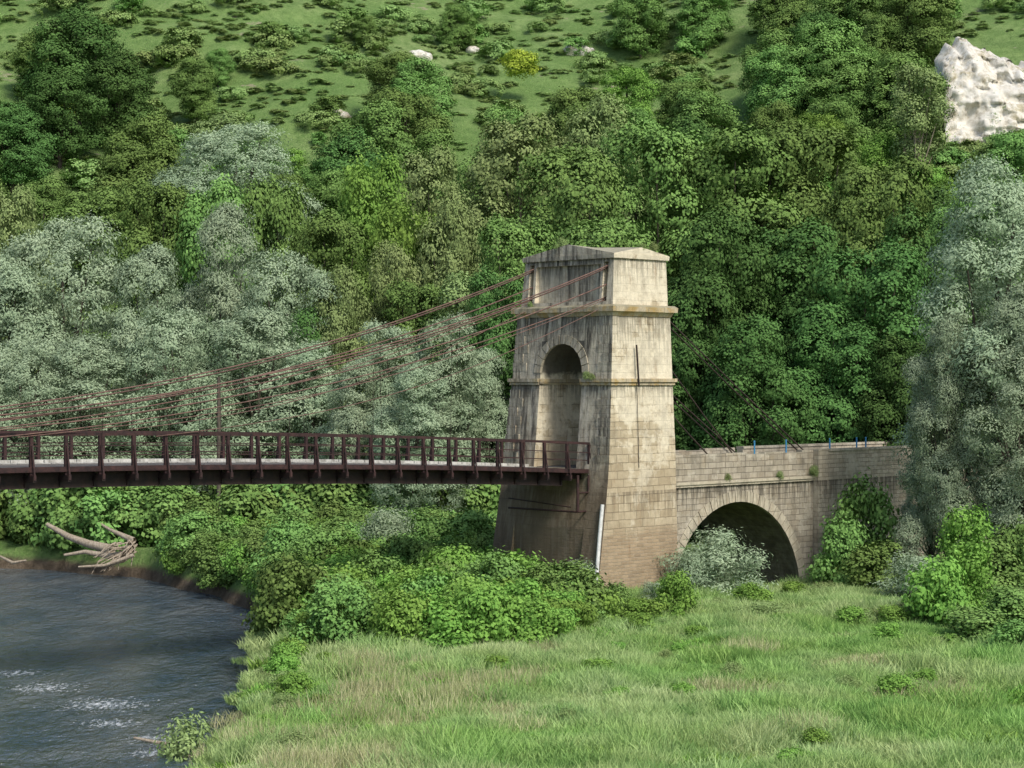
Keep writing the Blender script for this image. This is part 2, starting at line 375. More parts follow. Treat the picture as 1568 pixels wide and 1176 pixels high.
for (z0,z1,e) in ((11.25,11.397,.08),(11.40,11.56,.16)):
    T=Tz(z0);b=bz(z0)
    box(bm,-T-e,-T+.2,b-e,PC-PR,z0,z1); box(bm,-T-e,-T+.2,PC+PR,W-b+e,z0,z1)
    box(bm,-T+.203,e,b-e,b+.2,z0,z1); box(bm,-T+.203,e,W-b-.2,W-b+e,z0,z1); box(bm,-.2,e,b+.203,PC-PR,z0,z1); box(bm,-.2,e,PC+PR,W-b-.203,z0,z1)
cor1=obj('string_course',bm_mesh('c1',bm,[S_COR]),parent=pyl)
bm=bmesh.new(); loft(bm,[ring(17.05,.04),ring(17.25,.06)])
r=ring(17.27,.03); v=[bm.verts.new(p) for p in r]
T=Tz(17.27);b=bz(17.27); mids=[bm.verts.new(p) for p in ((-T/2,b-.03,17.60),(.03,W/2,17.78),(-T/2,W-b+.03,17.60),(-T-.03,W/2,17.78))]
cen=bm.verts.new((-T/2,W/2,17.72)); vb=[bm.verts.new((p[0],p[1],17.2)) for p in r]
for i in range(4):
    a=v[i];bb=v[(i+1)%4];mm=mids[i]
    bm.faces.new((vb[i],vb[(i+1)%4],bb,mm,a)); bm.faces.new((a,mm,cen)); bm.faces.new((mm,bb,cen))
cap=obj('gabled_cap',bm_mesh('cap',bm,[S_PYL]),parent=pyl)
def prism(name,y0,y1,zb,zs,r,x0,x1):
    bm=bmesh.new(); yc=(y0+y1)/2; pts=[(y0,zb),(y1,zb)]
    for i in range(25):
        a=math.pi*i/24; pts.append((yc+r*math.cos(a),zs+r*math.sin(a)))
    loft(bm,[[(x0,p[0],p[1]) for p in pts],[(x1,p[0],p[1]) for p in pts]])
    return obj(name,bm_mesh(name,bm,[]),OL,(0,0,ANG))
cut=prism('cut1',PC-PR,PC+PR,7.45,ZS,PR,-8,3)
bm=bmesh.new(); box(bm,-6.6,-5.0,1.15,W-1.15,-.3,6.75); cut2=obj('cut2',bm_mesh('cut2',bm,[]),OL,(0,0,ANG))
bm=bmesh.new()
for yy in (1.02,W-1.02): box(bm,-4.6,-1.3,yy-.15,yy+.15,15.1,16.9); box(bm,-.9,.6,yy-.13,yy+.13,15.1,16.6)
box(bm,-5,-3.52,1.32,W-1.32,15.1,16.8)
cut3=obj('cut3',bm_mesh('cut3',bm,[]),OL,(0,0,ANG))
boolean(shaft,[cut,cut2]); boolean(head,[cut3])
for c in (cut,cut2,cut3): bpy.data.objects.remove(c)
bm=bmesh.new(); nv=13
def vou(bm,fn,a0,a1,r0,r1,d0,d1):
    q=[]
    for d in (d0,d1):
        for (a,rr) in ((a0,r0),(a1,r0),(a1,r1),(a0,r1)): q.append(bm.verts.new(fn(a,rr,d)))
    for f in ((0,1,2,3),(7,6,5,4),(0,4,5,1),(1,5,6,2),(2,6,7,3),(3,7,4,0)): bm.faces.new([q[i] for i in f])
def fnp(a,rr,d):
    y=PC+rr*math.cos(a); z=ZS+rr*math.sin(a); return (-Tz(z)-d,y,z)
for i in range(nv):
    a0=math.pi*i/nv+.012;a1=math.pi*(i+1)/nv-.012; vou(bm,fnp,a0,a1,PR-.01,PR+.40,-.1,.04+.012*(i%2))
obj('portal_voussoirs',bm_mesh('pv',bm,[S_RNG]),parent=pyl)
bm=bmesh.new()
for (ya,yb) in ((PC-PR+.003,PC-PR+.10),(PC+PR-.10,PC+PR-.003)): box(bm,-4.25,-.02,ya,yb,11.33,11.53)
obj('passage_impost',bm_mesh('pi',bm,[S_COR]),parent=pyl)
bm=bmesh.new()
z=7.7;i=0
while z<14.2:
    if not(10.8<z<11.65):
        L=.62 if i%2 else .9; d=.025
        for side in (0,1):
            y0=bz(z+.17)-d if side==0 else W-bz(z+.17)-L+d
            T=Tz(z+.17); box(bm,-T-d,-T+.3,y0,y0+L,z+.012,z+.40)
    z+=.42;i+=1
obj('quoins',bm_mesh('q',bm,[S_PYL]),parent=pyl)
m,nt=newmat('white_paint_pipe'); pos=N(nt,'ShaderNodeTexCoord').outputs['Object']; out(nt,principled(nt,ramp(nt,noi(nt,pos,4),[(.3,(.5,.5,.47)),(.6,(.78,.78,.75))]),.4).outputs[0]); M_WHT=m
def rust(name,c1,c2,r=.65):
    m,nt=newmat(name); pos=N(nt,'ShaderNodeTexCoord').outputs['Object']; n=noi(nt,pos,3.5,8,.75)
    out(nt,principled(nt,ramp(nt,n,[(.35,c1),(.65,c2)]),r,bump(nt,n,.3,.01),.3).outputs[0]); return m
M_RED=rust('oxide_red_steel',(.022,.015,.015),(.072,.034,.031)); M_DKS=rust('dark_rusty_steel',(.012,.010,.010),(.04,.024,.019)); M_CAB=rust('rusty_cable',(.09,.055,.045),(.24,.14,.11)); M_CDK=rust('dark_cable',(.025,.02,.017),(.08,.056,.044))
v,f=tube([(-Tz(5.9)-.08,.1,5.9),(-Tz(4)-.10,.02,4),(-Tz(2.2)-.12,-.06,1.9)],[.09,.09,.09],8)
obj('white_drain_pipe',mesh_arrays('pipe',v,f,[M_WHT],smooth=True),parent=pyl)
v,f=join([tube([(-2.6,bz(12)-.12,13.1),(-2.6,bz(11)-.22,11.2)],[.045,.045],6),tube([(-2.6,bz(11)-.1,11.2),(-2.6,bz(8)-.06,7.5)],[.015,.015],5)]); obj('iron_tie',mesh_arrays('tie',v,f,[M_DKS]),parent=pyl)

# ------------------------------------------------------------ deck
def cam_(t): return 1.0*(1-(1-t/37)**2)
deck=bpy.data.objects.new('suspension_bridge_deck',None); deck.location=OL; deck.rotation_euler=(0,0,ANG); scene.collection.objects.link(deck)
m,nt=newmat('pale_kerb_concrete'); pos=N(nt,'ShaderNodeTexCoord').outputs['Object']
out(nt,principled(nt,ramp(nt,noi(nt,mapv(nt,pos,(2.5,.4,1)),1.5,6,.7),[(.35,(.22,.21,.18)),(.55,(.50,.49,.45)),(.7,(.60,.59,.55))]),.85).outputs[0]); M_DCK=m
m,nt=newmat('weathered_deck_planks'); pos=N(nt,'ShaderNodeTexCoord').outputs['Object']
out(nt,principled(nt,ramp(nt,noi(nt,mapv(nt,pos,(5,.4,1)),2,5),[(.3,(.08,.07,.06)),(.7,(.22,.20,.18))]),.85).outputs[0]); M_PLK=m
XS=-4.5; Y0=1.3; Y1=5.5; SP=1.45; NB=48
def hbeam(bm,t0,t1,y0,y1,z0,z1,mi=0):
    a=cam_(t0);b=cam_(t1)
    vs=[bm.verts.new(p) for p in ((XS-t0,y0,z0+a),(XS-t1,y0,z0+b),(XS-t1,y1,z0+b),(XS-t0,y1,z0+a),(XS-t0,y0,z1+a),(XS-t1,y0,z1+b),(XS-t1,y1,z1+b),(XS-t0,y1,z1+a))]
    for f in ((0,3,2,1),(4,5,6,7),(0,1,5,4),(1,2,6,5),(2,3,7,6),(3,0,4,7)): bm.faces.new([vs[i] for i in f]).material_index=mi
bmR=bmesh.new(); bmG=bmesh.new(); bmD=bmesh.new()
for i in range(NB):
    t0=i*SP; t1=t0+SP; a=cam_(t0)
    for (ye,sg) in ((Y0,-1),(Y1,1)):
        hbeam(bmR,t0,t1,ye-.05,ye+.05,8.55,8.66); hbeam(bmR,t0,t1,ye-.018,ye+.018,8.17,8.21); hbeam(bmR,t0,t1,ye-.018,ye+.018,7.82,7.86)
        box(bmR,XS-t0-.06,XS-t0+.06,ye-.055+sg*.003,ye+.055+sg*.003,7.12+a,8.57+a)
        q=[(XS-t0-.03,ye+sg*.06,8.2+a),(XS-t0+.03,ye+sg*.06,8.2+a),(XS-t0+.03,ye+sg*.22,7.15+a),(XS-t0-.03,ye+sg*.22,7.15+a),(XS-t0-.03,ye+sg*.10,8.2+a),(XS-t0+.03,ye+sg*.10,8.2+a),(XS-t0+.03,ye+sg*.26,7.15+a),(XS-t0-.03,ye+sg*.26,7.15+a)]
        vs=[bmR.verts.new(p) for p in q]
        for f in ((0,1,2,3),(7,6,5,4),(0,4,5,1),(1,5,6,2),(2,6,7,3),(3,7,4,0)): bmR.faces.new([vs[k] for k in f])
        yo=ye+sg*.28
        box(bmR,XS-t0-.05,XS-t0+.05,min(ye,yo),max(ye,yo),6.96+a,7.15+a)
        hbeam(bmR,t0,t1,ye+sg*.06-.02,ye+sg*.06+.02,7.28,7.44); hbeam(bmR,t0,t1,ye+sg*.02-.09,ye+sg*.02+.09,7.25,7.275)
        gz=6.68 if t0>1.4 else 7.0
        hbeam(bmG,t0,t1,ye-sg*.42-.015,ye-sg*.42+.015,gz,7.25); hbeam(bmG,t0,t1,ye-sg*.42-.13,ye-sg*.42+.13,gz-.03,gz)
        box(bmG,XS-t0-.04,XS-t0+.04,ye-sg*.42-.1,ye-sg*.42+.1,gz+.003+a,7.24+a)
    box(bmG,XS-t0-.07,XS-t0+.07,Y0-.25,Y1+.25,6.90+a,7.12+a)
    hbeam(bmD,t0,t1,Y0+.05,Y1-.05,7.30,7.42,1)
    hbeam(bmD,t0+.02,t1-.02,Y1-.40,Y1-.12,7.424,7.56,0)
    hbeam(bmD,t0+.02,t1-.02,Y1-.9,Y1-.41,7.424,7.45,0)
obj('railings_and_edge_beams',bm_mesh('rail',bmR,[M_RED]),parent=deck); obj('girders',bm_mesh('gird',bmG,[M_DKS]),parent=deck); obj('deck_planks',bm_mesh('plank',bmD,[M_DCK,M_PLK]),parent=deck)
parts=[tube([(XS-.9,Y0-.15,7.2),(XS-.9,Y0-.15,5.55)],[.07,.07],6),tube([(XS-.2,Y0-.15,7.2),(XS-.2,Y0-.15,5.55)],[.05,.05],6),
 tube([(XS-1.0,Y0-.2,5.55),(XS-1.0,Y1,5.55)],[.05,.05],6),tube([(XS-.9,Y0-.15,6.4),(XS-.2,Y0-.15,6.4)],[.04,.04],6),tube([(XS-.9,Y0-.15,5.55),(XS-.2,Y0-.15,5.55)],[.05,.05],6),
 tube([(XS-1.0,Y0+.2,5.75),(XS-1.0,Y1,6.0)],[.03,.03],6)]
v,f=join(parts); obj('inspection_frame',mesh_arrays('insp',v,f,[M_RED]),parent=deck)

# ------------------------------------------------------------ cables
cab=bpy.data.objects.new('suspension_cables',None); cab.location=OL; cab.rotation_euler=(0,0,ANG); scene.collection.objects.link(cab)
parts=[];hang=[];back=[]
Lc=40.0
for yc,sg in ((1.02,-1),(W-1.02,1)):
    for k,(zt,zl,dy,rr) in enumerate(((16.75,9.95,-.1,.032),(16.60,9.80,.1,.032),(15.9,9.45,-.06,.03),(15.3,9.2,.06,.026))):
        pts=[]
        for i in range(37):
            t=-.9+i*2.1
            if i==0: t=-1.2
            pts.append((-3.55-t,yc+dy+ (Y0-.1-yc if sg<0 else Y1+.1-yc)*min(1,max(0,t)/30)*.7,zl+(zt-zl)*(1-t/Lc)**2))
        parts.append(tube(pts,[rr]*len(pts),6))
    for i in range(6,27):
        t=i*SP*1.0
        if i%3==0:
            zc=9.65+(16.2-9.65)*(1-(t+.9)/Lc)**2; ye=Y0-.1 if sg<0 else Y1+.1
            hang.append(tube([(XS-t,yc+(ye-yc)*min(1,t/30)*.7,zc),(XS-t,ye,7.3+cam_(t))],[.012,.012],4))
    for tt,zt in ((30.5,15.2),(24.6,14.9)):
        pts=[(-3.6-(tt*u),yc+( (Y0-.1 if sg<0 else Y1+.1)-yc)*u, zt+(8.5+cam_(tt)-zt)*u-1.1*math.sin(math.pi*u)) for u in np.linspace(0,1,14)]
        parts.append(tube(pts,[.018]*14,5))
    for (zt,xe,dy) in ((14.6,11.8,-.12),(14.5,11.6,.12),(12.6,5.9,-.1),(10.6,4.4,0.1)):
        back.append(tube([(0.02,yc+dy,zt),(xe*.5,yc+dy,zt+(7.4-zt)*.5-.08),(xe,yc+dy,7.35)],[.036,.036,.036],6))
v,f=join(parts); obj('main_cables_and_stays',mesh_arrays('cables',v,f,[M_CAB],smooth=True),parent=cab)
v,f=join(back); obj('back_stays',mesh_arrays('back',v,f,[M_CDK],smooth=True),parent=cab)
v,f=join(hang); obj('hangers',mesh_arrays('hang',v,f,[M_DKS]),parent=cab)
bm=bmesh.new()
for yc in (1.02,W-1.02):
    box(bm,-3.75,-3.1,yc-.2,yc+.2,14.94,15.2); box(bm,.0,.22,yc-.25,yc+.25,14.3,14.38); box(bm,.003,.2,yc-.22,yc+.22,10.45,10.8); box(bm,.003,.2,yc-.22,yc+.22,12.5,12.85)
obj('saddles',bm_mesh('sad',bm,[M_DKS]),parent=cab)

# ------------------------------------------------------------ viaduct
via=bpy.data.objects.new('stone_arch_viaduct',None); via.location=OL; via.rotation_euler=(0,0,ANG); scene.collection.objects.link(via)
VY0=.8;VY1=6.2; AX=5.5;AR=4.9;AZ=.68
bm=bmesh.new(); box(bm,.006,11.6,VY0,VY1,-1.5,7.25); body=obj('arch_span',bm_mesh('body',bm,[S_VIA]),parent=via)
bm=bmesh.new(); pts=[(AX-AR,-3),(AX+AR,-3)]+[(AX+AR*math.cos(math.pi*i/40),AZ+AR*math.sin(math.pi*i/40)) for i in range(41)]
loft(bm,[[(p[0],VY0-2,p[1]) for p in pts],[(p[0],VY1+2,p[1]) for p in pts]]); c=obj('cut',bm_mesh('c',bm,[]),OL,(0,0,ANG)); boolean(body,[c]); bpy.data.objects.remove(c)
bm=bmesh.new(); nv=35
for i in range(nv):
    a0=math.pi*i/nv+.004;a1=math.pi*(i+1)/nv-.004
    vou(bm,lambda a,rr,d:(AX+rr*math.cos(a),VY0-d,AZ+rr*math.sin(a)),a0,a1,AR-.008,AR+.52+(.12 if i==nv//2 else 0),-.15,.02+.01*(i%2))
obj('arch_voussoirs',bm_mesh('av',bm,[S_RNG]),parent=via)
bm=bmesh.new(); box(bm,.01,11.45,VY0-.16,VY0-.003,6.52,6.66); box(bm,.01,11.45,VY0-.10,VY0-.004,6.40,6.517); box(bm,.01,11.6,VY1+.003,VY1+.15,6.5,6.66); obj('string_band',bm_mesh('bd',bm,[S_RNG]),parent=via)
bm=bmesh.new(); rq=np.random.default_rng(9)
x=.02
while x<11.4:
    L=min(1.5,11.45-x)
    for (ya,yb) in ((VY0-.04,VY0+.34),(VY1-.34,VY1+.04)): box(bm,x+.01,x+L-.01,ya,yb,7.255,7.92+rq.uniform(-.06,.05))
    for (ya,yb) in ((VY0-.03,VY0-.002),(VY1+.002,VY1+.03)): box(bm,x+.006,x+L-.006,ya,yb,6.67,7.25)
    x+=L
obj('parapets',bm_mesh('pp',bm,[S_VIA]),parent=via)
bm=bmesh.new(); box(bm,11.46,12.3,VY0-.35,VY0+.3,-1.5,7.98); obj('end_pier',bm_mesh('ep',bm,[S_WAL]),parent=via)
bm=bmesh.new(); box(bm,12.31,52,VY0-.22,VY1+.25,-1.5,7.25)
box(bm,12.31,52,VY0-.22,VY0+.18,7.255,7.86); box(bm,12.31,52,VY1-.15,VY1+.25,7.255,7.86); obj('retaining_wall',bm_mesh('rw',bm,[S_WAL]),parent=via)
bm=bmesh.new(); box(bm,12.31,52,VY0-.27,VY0+.23,7.865,7.98); box(bm,12.31,52,VY1-.2,VY1+.3,7.865,7.98); obj('coping',bm_mesh('cp',bm,[S_VIA]),parent=via)
m,nt=newmat('road_asphalt'); pos=N(nt,'ShaderNodeTexCoord').outputs['Object']; out(nt,principled(nt,ramp(nt,noi(nt,pos,12,6),[(.3,(.05,.05,.048)),(.7,(.11,.105,.1))]),.9).outputs[0])
bm=bmesh.new(); box(bm,-4.4,0,PC-PR+.01,PC+PR-.01,7.452,7.47); box(bm,.02,52,VY0+.36,VY1-.36,7.255,7.40); obj('roadway',bm_mesh('rd',bm,[m]),parent=via)
m,nt=newmat('blue_paint'); out(nt,principled(nt,(.06,.26,.48),.5).outputs[0])
for xx in (6.9,9.4,13.0,15.3,16.1):
    v,f=join([tube([(0,0,0),(0,0,.62)],[.04,.04],8),tube([(0,0,.62),(0,0,.66)],[.06,.02],8)]); o=obj('blue_marker_post',mesh_arrays('post',v,f,[m]),loc2w(xx,VY0+.1,7.85))

# ------------------------------------------------------------ chalk cliff and outcrops
m,nt=newmat('white_limestone_cliff'); pos=N(nt,'ShaderNodeNewGeometry').outputs['Position']
n=noi(nt,mapv(nt,pos,(1,1,.8)),1.1,9,.75)
col=ramp(nt,n,[(.34,(.40,.35,.26)),(.43,(.70,.65,.54)),(.55,(.84,.81,.73))])
col=mixc(nt,mrange(nt,noi(nt,pos,.35,7,.7),.55,.64),col,(.52,.46,.31))
col=mixc(nt,mrange(nt,noi(nt,mapv(nt,pos,(1,1,1.5),(9,2,2)),.5,8,.75),.61,.65),col,(.14,.22,.07))
out(nt,principled(nt,col,.95,bump(nt,n,1.0,.4),.1).outputs[0]); M_RCK=m
def rock(name,loc,s,seed,sub=4,rz=0,amp=1.0):
    bm=bmesh.new(); bmesh.ops.create_icosphere(bm,subdivisions=sub,radius=1)
    for v in bm.verts:
        p=v.co.copy(); q=Vector((p.x*s[0],p.y*s[1],p.z*s[2]))
        k=.45*mnoise.noise(q*.28+Vector((seed,0,0)))+.22*mnoise.noise(q*.8+Vector((0,seed,0)))+.09*mnoise.noise(q*2.3)
        cell=mnoise.cell(q*.6+Vector((seed,seed,0)))*.06
        v.co=Vector((p.x*s[0],p.y*s[1],p.z*s[2]))*(1+(k+cell)*amp)
    me=bm_mesh(name,bm,[M_RCK]); return obj(name,me,loc,(0,0,rz))
def hit(px,py):
    yy=np.arange(120,420,.5); x=(px-784)/F*yy; z=EYE+(HZ-py)/F*yy; g=ground(x,yy); k=np.argmax(g>z)
    return (float(x[k]),float(yy[k]),float(g[k])) if g[k]>z[k] else (float(x[-1]),float(yy[-1]),float(g[-1]))
pc=hit(1560,215); nu,nv_=120,84
print('cliff',pc)
VV=[]
for j in range(nv_):
    for i in range(nu):
        u=i/(nu-1); w_=j/(nv_-1)
        x=pc[0]-8.0+u*26; top=11.0+1.6*math.sin(u*9+1)+2.6*mnoise.noise(Vector((x*.45,0,5)))+1.0*mnoise.noise(Vector((x*1.6,3,5)))
        top*=min(1,(u*9+.12)**.55)
        zz=-1.5+w_*(top+1.5); back=(max(0,zz)*.55)+w_**8*6
        q=Vector((x*.5,zz*.5,3)); d=1.5*mnoise.noise(q*.6)+.8*mnoise.noise(q*1.7)+.45*mnoise.cell(Vector((x*.8,zz*1.1,1)))+.25*mnoise.noise(q*5)
        VV.append((x,pc[1]-2.0+back-d,pc[2]+zz))
I2=np.arange(nu*nv_).reshape(nv_,nu); FF=np.stack([I2[:-1,:-1],I2[:-1,1:],I2[1:,1:],I2[1:,:-1]],-1).reshape(-1,4)
obj('limestone_cliff',mesh_arrays('cliff',VV,FF,[M_RCK]))
for i,(px,py,sz) in enumerate(((895,80,1.3),(645,88,1.2),(725,78,.8),(515,178,.9))):
    p=hit(px,py); rock('rock_outcrop',(p[0],p[1]-.3,p[2]-.1),(sz*1.7,sz,sz*.7),i*3.1+1,4,i,1.5)

# ------------------------------------------------------------ tree prototypes
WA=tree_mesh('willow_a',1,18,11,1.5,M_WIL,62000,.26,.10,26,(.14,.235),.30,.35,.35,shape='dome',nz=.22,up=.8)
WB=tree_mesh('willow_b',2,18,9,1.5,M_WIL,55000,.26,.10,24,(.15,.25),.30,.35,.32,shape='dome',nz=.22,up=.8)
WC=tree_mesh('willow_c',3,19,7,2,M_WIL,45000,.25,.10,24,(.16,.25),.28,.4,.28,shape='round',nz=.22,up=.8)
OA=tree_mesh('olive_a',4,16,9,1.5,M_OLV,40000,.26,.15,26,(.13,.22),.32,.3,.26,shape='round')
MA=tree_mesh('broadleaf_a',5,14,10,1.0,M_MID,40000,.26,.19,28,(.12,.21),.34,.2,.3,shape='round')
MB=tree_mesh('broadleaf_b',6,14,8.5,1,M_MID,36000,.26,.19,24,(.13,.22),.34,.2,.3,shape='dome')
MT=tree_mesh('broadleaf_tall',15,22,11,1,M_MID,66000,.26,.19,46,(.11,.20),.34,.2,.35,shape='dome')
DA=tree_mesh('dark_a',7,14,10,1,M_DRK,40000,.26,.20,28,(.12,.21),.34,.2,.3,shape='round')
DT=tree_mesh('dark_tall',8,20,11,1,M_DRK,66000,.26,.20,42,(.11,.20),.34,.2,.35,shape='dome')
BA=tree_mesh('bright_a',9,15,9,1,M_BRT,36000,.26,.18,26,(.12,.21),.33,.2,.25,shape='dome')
HA=tree_mesh('scrub_a',10,3,4,.1,M_HIL,3600,.28,.2,9,(.2,.3),.25,.1,0,shape='dome')
HB=tree_mesh('scrub_b',11,1.6,4.2,.1,M_HIL,3000,.26,.2,10,(.16,.26),.28,.1,0,shape='dome')
HC=tree_mesh('scrub_c',12,3.2,3.4,.1,M_MID,3600,.28,.2,9,(.2,.3),.25,.1,0,shape='dome')
YB=tree_mesh('yellow_bush',13,4,4,.1,M_YEL,7000,.26,.18,14,(.14,.24),.34,.1,0,shape='round')
rng=np.random.default_rng(77)
def place(name,me,cx,top,wpx,Y,rz=None):
    x=(cx-784)/F*Y; zt=EYE+(HZ-top)/F*Y; g=float(ground(x,Y))
    h=zt-g; w=wpx/F*Y
    return obj(name,me,(x,Y,g-.1),(0,0,rng.uniform(0,6.28) if rz is None else rz),(w/me['W'],w/me['W'],h/me['H']))
WL=(WA,WB,WC)
for cx,top,w,Y,k in ((95,335,250,142,0),(5,400,200,139,1),(228,385,150,140,1),(345,322,150,148,1),(440,388,190,141,0),(275,475,210,134,0),(30,520,200,132,0),(385,480,210,134,1),(130,520,190,133,1),(475,520,130,133,2),(360,190,220,186,0),
   (690,478,125,126,2),(590,490,130,130,2),(640,560,140,124,1),(545,560,120,128,1),(740,540,110,130,1)):
    place('willow_tree',WL[k],cx,top,w,Y)
for cx,top,w,Y in ((595,372,120,144),(695,312,130,152),(720,420,170,138),(930,150,150,186),(800,180,200,182),(660,230,150,172),(20,290,130,168),(530,410,110,140)):
    place('poplar_tree',OA,cx,top,w,Y)
WR=tree_mesh('willow_near',21,18,9,1,M_WIL,95000,.20,.075,38,(.12,.20),.26,.4,.35,shape='dome',nz=.22,up=.8)
for cx,top,w,Y in ((1530,255,310,101),(1450,480,150,99),(1575,440,220,97),(1425,570,90,102)):
    place('willow_tree',WR,cx,top,w,Y)
def tl(px): return np.interp(px,[-200,0,60,130,200,255,300,460,540,600,700,780,900,1000,1100,1250,1568,1800],[300,300,320,350,320,290,290,280,230,200,190,185,195,150,100,50,40,30])
pts=[];sc=[];ix=[];ro=[]
def add(x,y,s,sz,i,zo=-.3):
    pts.append((x,y,float(ground(x,y))+zo)); sc.append((s,s,sz)); ix.append(i); ro.append((0,0,rng.uniform(0,6.28)))
for gy in np.arange(150,330,6.2):
    for gx in np.arange(-75,78,6.8):
        x=gx+rng.uniform(-2.8,2.8); y=gy+rng.uniform(-2.5,2.5); g=float(ground(x,y))
        px=784+x/y*F; py=HZ-(g+5-EYE)/y*F
        if px<-120 or px>1690: continue
        if 1400<px<1690 and 20<py<270: continue
        if py<-120 or py>430: continue
        if py>tl(px)+wn(x,y,20,31)*18:
            n=float(wn(x,y,26,32))+rng.uniform(-.5,.5)
            if px>1000: n-= .25
            i=4 if n<-.75 else (2 if n<-.15 else (1 if n<.4 else (3 if n<.7 else 0)))
            s=rng.uniform(.62,1.05); add(x,y,s,s*rng.uniform(.75,1.0),i)
protos=[OA,MA,MB,BA,DA]
for px,py,w in ((120,150,150),(180,190,120),(90,215,120),(60,130,90),(20,260,110),(640,190,110),(600,170,100),(300,160,80),(335,120,50),(700,60,60),(560,60,40),(980,60,90),(1080,50,90),(1200,40,100),(1300,60,120),(1390,60,90),(1405,150,60)):
    p=hit(px,py+w*.35); s=w/F*p[1]/9; add(p[0],p[1],s,s*.8,4 if 100<w and px<300 else 2)
scatter('hillside_forest',protos,pts,ro,sc,ix)
pts=[];sc=[];ix=[];ro=[]
for k in range(4600):
    x=rng.uniform(-75,75); y=rng.uniform(185,330); px=784+x/y*F
    if px<-60 or px>1640: continue
    d=float(wn(x,y,16,41))+rng.uniform(-.7,.7)
    g=float(ground(x,y)); py=HZ-(g-EYE)/y*F
    if py>tl(px)+40 or py<-40: continue
    if 1440<px<1640 and 60<py<220: continue
    if d<.6: s=rng.uniform(.10,.30); add(x,y,s*1.6,s*.7,int(rng.choice([0,1])),-.05)
    else: s=rng.uniform(.3,.95); add(x,y,s*1.3,s,int(rng.choice([0,1,2],p=[.5,.38,.12])),-.1)
for k in range(80):
    px=rng.uniform(1430,1600); py=rng.uniform(215,265) if k%3 else rng.uniform(30,200)
    if py<205: px=rng.uniform(1420,1455)
    p=hit(px,py); s=rng.uniform(.35,.8); add(p[0],p[1]-(2.5 if py>=205 else 0),s*1.2,s,int(rng.integers(0,3)),-.1)
scatter('hillside_scrub',[HA,HB,HC],pts,ro,sc,ix)
for px,py,w in ((795,140,50),(222,265,50),(118,205,32)):
    p=hit(px,py); s=w/F*p[1]/4; obj('yellow_bush',YB,(p[0],p[1]-5,p[2]+.8),(0,0,px),(s,s,s*.8))
for cx,top,w,Y,me in ((1090,330,210,128,DT),(1210,350,230,132,DT),(1330,380,230,126,DT),(1420,330,190,134,DT),(1150,490,190,122,DT),(1280,500,190,124,DT),(1390,520,170,121,DT),(1120,200,270,158,MT),(1240,190,240,160,MT),(1010,190,240,158,MT),(1350,240,210,150,MT),(880,220,240,152,MT),(930,330,220,138,MT),(790,330,180,142,MT),(760,420,140,134,DT),(850,430,170,130,DT),(500,330,180,152,MT),(565,240,160,162,BA),(620,310,150,154,BA),(1480,300,200,140,MT),(1040,450,170,126,DT),(1560,275,200,150,MT),(650,430,170,142,MT),(480,480,130,140,DT),(245,275,170,164,MT),(330,285,150,162,MB),(420,275,150,164,MA)):
    place('broadleaf_tree',me,cx,top,w,Y)
BT=tree_mesh('blossom_tree',31,13,6,5,M_OLV,14000,.24,.13,16,(.11,.19),.33,.2,.2,bark_m=M_DEAD,shape='round')
p=hit(1395,330); obj('slender_tree',BT,(p[0],p[1]-4,p[2]-1),(0,0,1),(1.15,1.15,1.15))
pts=[];sc=[];ix=[];ro=[]
for k in range(220):
    x=rng.uniform(-42,10); y=rng.uniform(125,140)
    if float(ground(x,y))<1.2: continue
    s=rng.uniform(.7,1.4); add(x,y,s,s,int(rng.integers(0,3)))
for k in range(60):
    x=rng.uniform(14,40); y=rng.uniform(119,135); s=rng.uniform(.8,1.6); add(x,y,s,s,2)
scatter('riverside_thicket',[HC,HC,HC],pts,ro,sc,ix)

# ------------------------------------------------------------ near shrubs
def shrub(nm,seed,H,W_,mt,n,ll,lw,nl,lr,cr,dr,per,sh='dome'): return tree_mesh(nm,seed,H,W_,.05,mt,n,ll,lw,nl,lr,cr,dr,0,shape=sh,per=per,nz=.38,up=.4,sp=(.2,1.05))
SB=[shrub('shrub_b%d'%i,50+i,1.9,2.4,M_BRT,4600,.16,.12,15,(.10,.22),.17,.15,18) for i in range(3)]
SD=[shrub('shrub_d%d'%i,60+i,2.6,3.0,M_MID,6000,.17,.13,16,(.10,.21),.21,.15,20) for i in range(2)]
SW=[shrub('shrub_w%d'%i,70+i,2.8,2.8,M_WIL,8000,.17,.05,18,(.10,.20),.20,.0,18) for i in range(2)]
SO=[shrub('shrub_o%d'%i,80+i,1.4,1.8,M_OLV,3000,.12,.06,14,(.08,.2),.16,.1,12) for i in range(1)]
SU=shrub('upright_shrub',90,4.2,2.4,M_BRT,9000,.15,.10,26,(.10,.22),.18,.1,18,'round')
PR_=SB+SD+SW+SO
pts=[];sc=[];ix=[];ro=[]
for k in range(620):
    y=rng.uniform(76,98); x=rng.uniform(-11.5,5.0)
    px=784+x/y*F
    lim=np.interp(y,[76,80,84,88,92,98],[830,860,900,860,780,740]); lo=np.interp(y,[76,79,86,98],[620,470,410,405])
    if px>lim+wn(x,y,5,51)*30 or px<lo or float(ground(x,y))<1.1: continue
    s=rng.uniform(.55,1.0)*(1+.2*float(wn(x,y,5,52))); add(x,y,s,s*rng.uniform(.75,1.2),int(rng.integers(0,3)) if rng.random()<.85 else 3,-.15)
scatter('knotweed_thicket',PR_,pts,ro,sc,ix)
pts=[];sc=[];ix=[];ro=[]
for k in range(400):
    y=rng.uniform(99,122); xb=float(np.interp(y,BK[:,0],BK[:,1])); x=xb+rng.uniform(.6,26)
    px=784+x/y*F
    if px>760 or float(ground(x,y))<.7: continue
    s=rng.uniform(.6,1.1); i=int(rng.choice([0,1,3,4,4,3,2])); add(x,y,s,s*rng.uniform(.7,1.1),i,-.15)
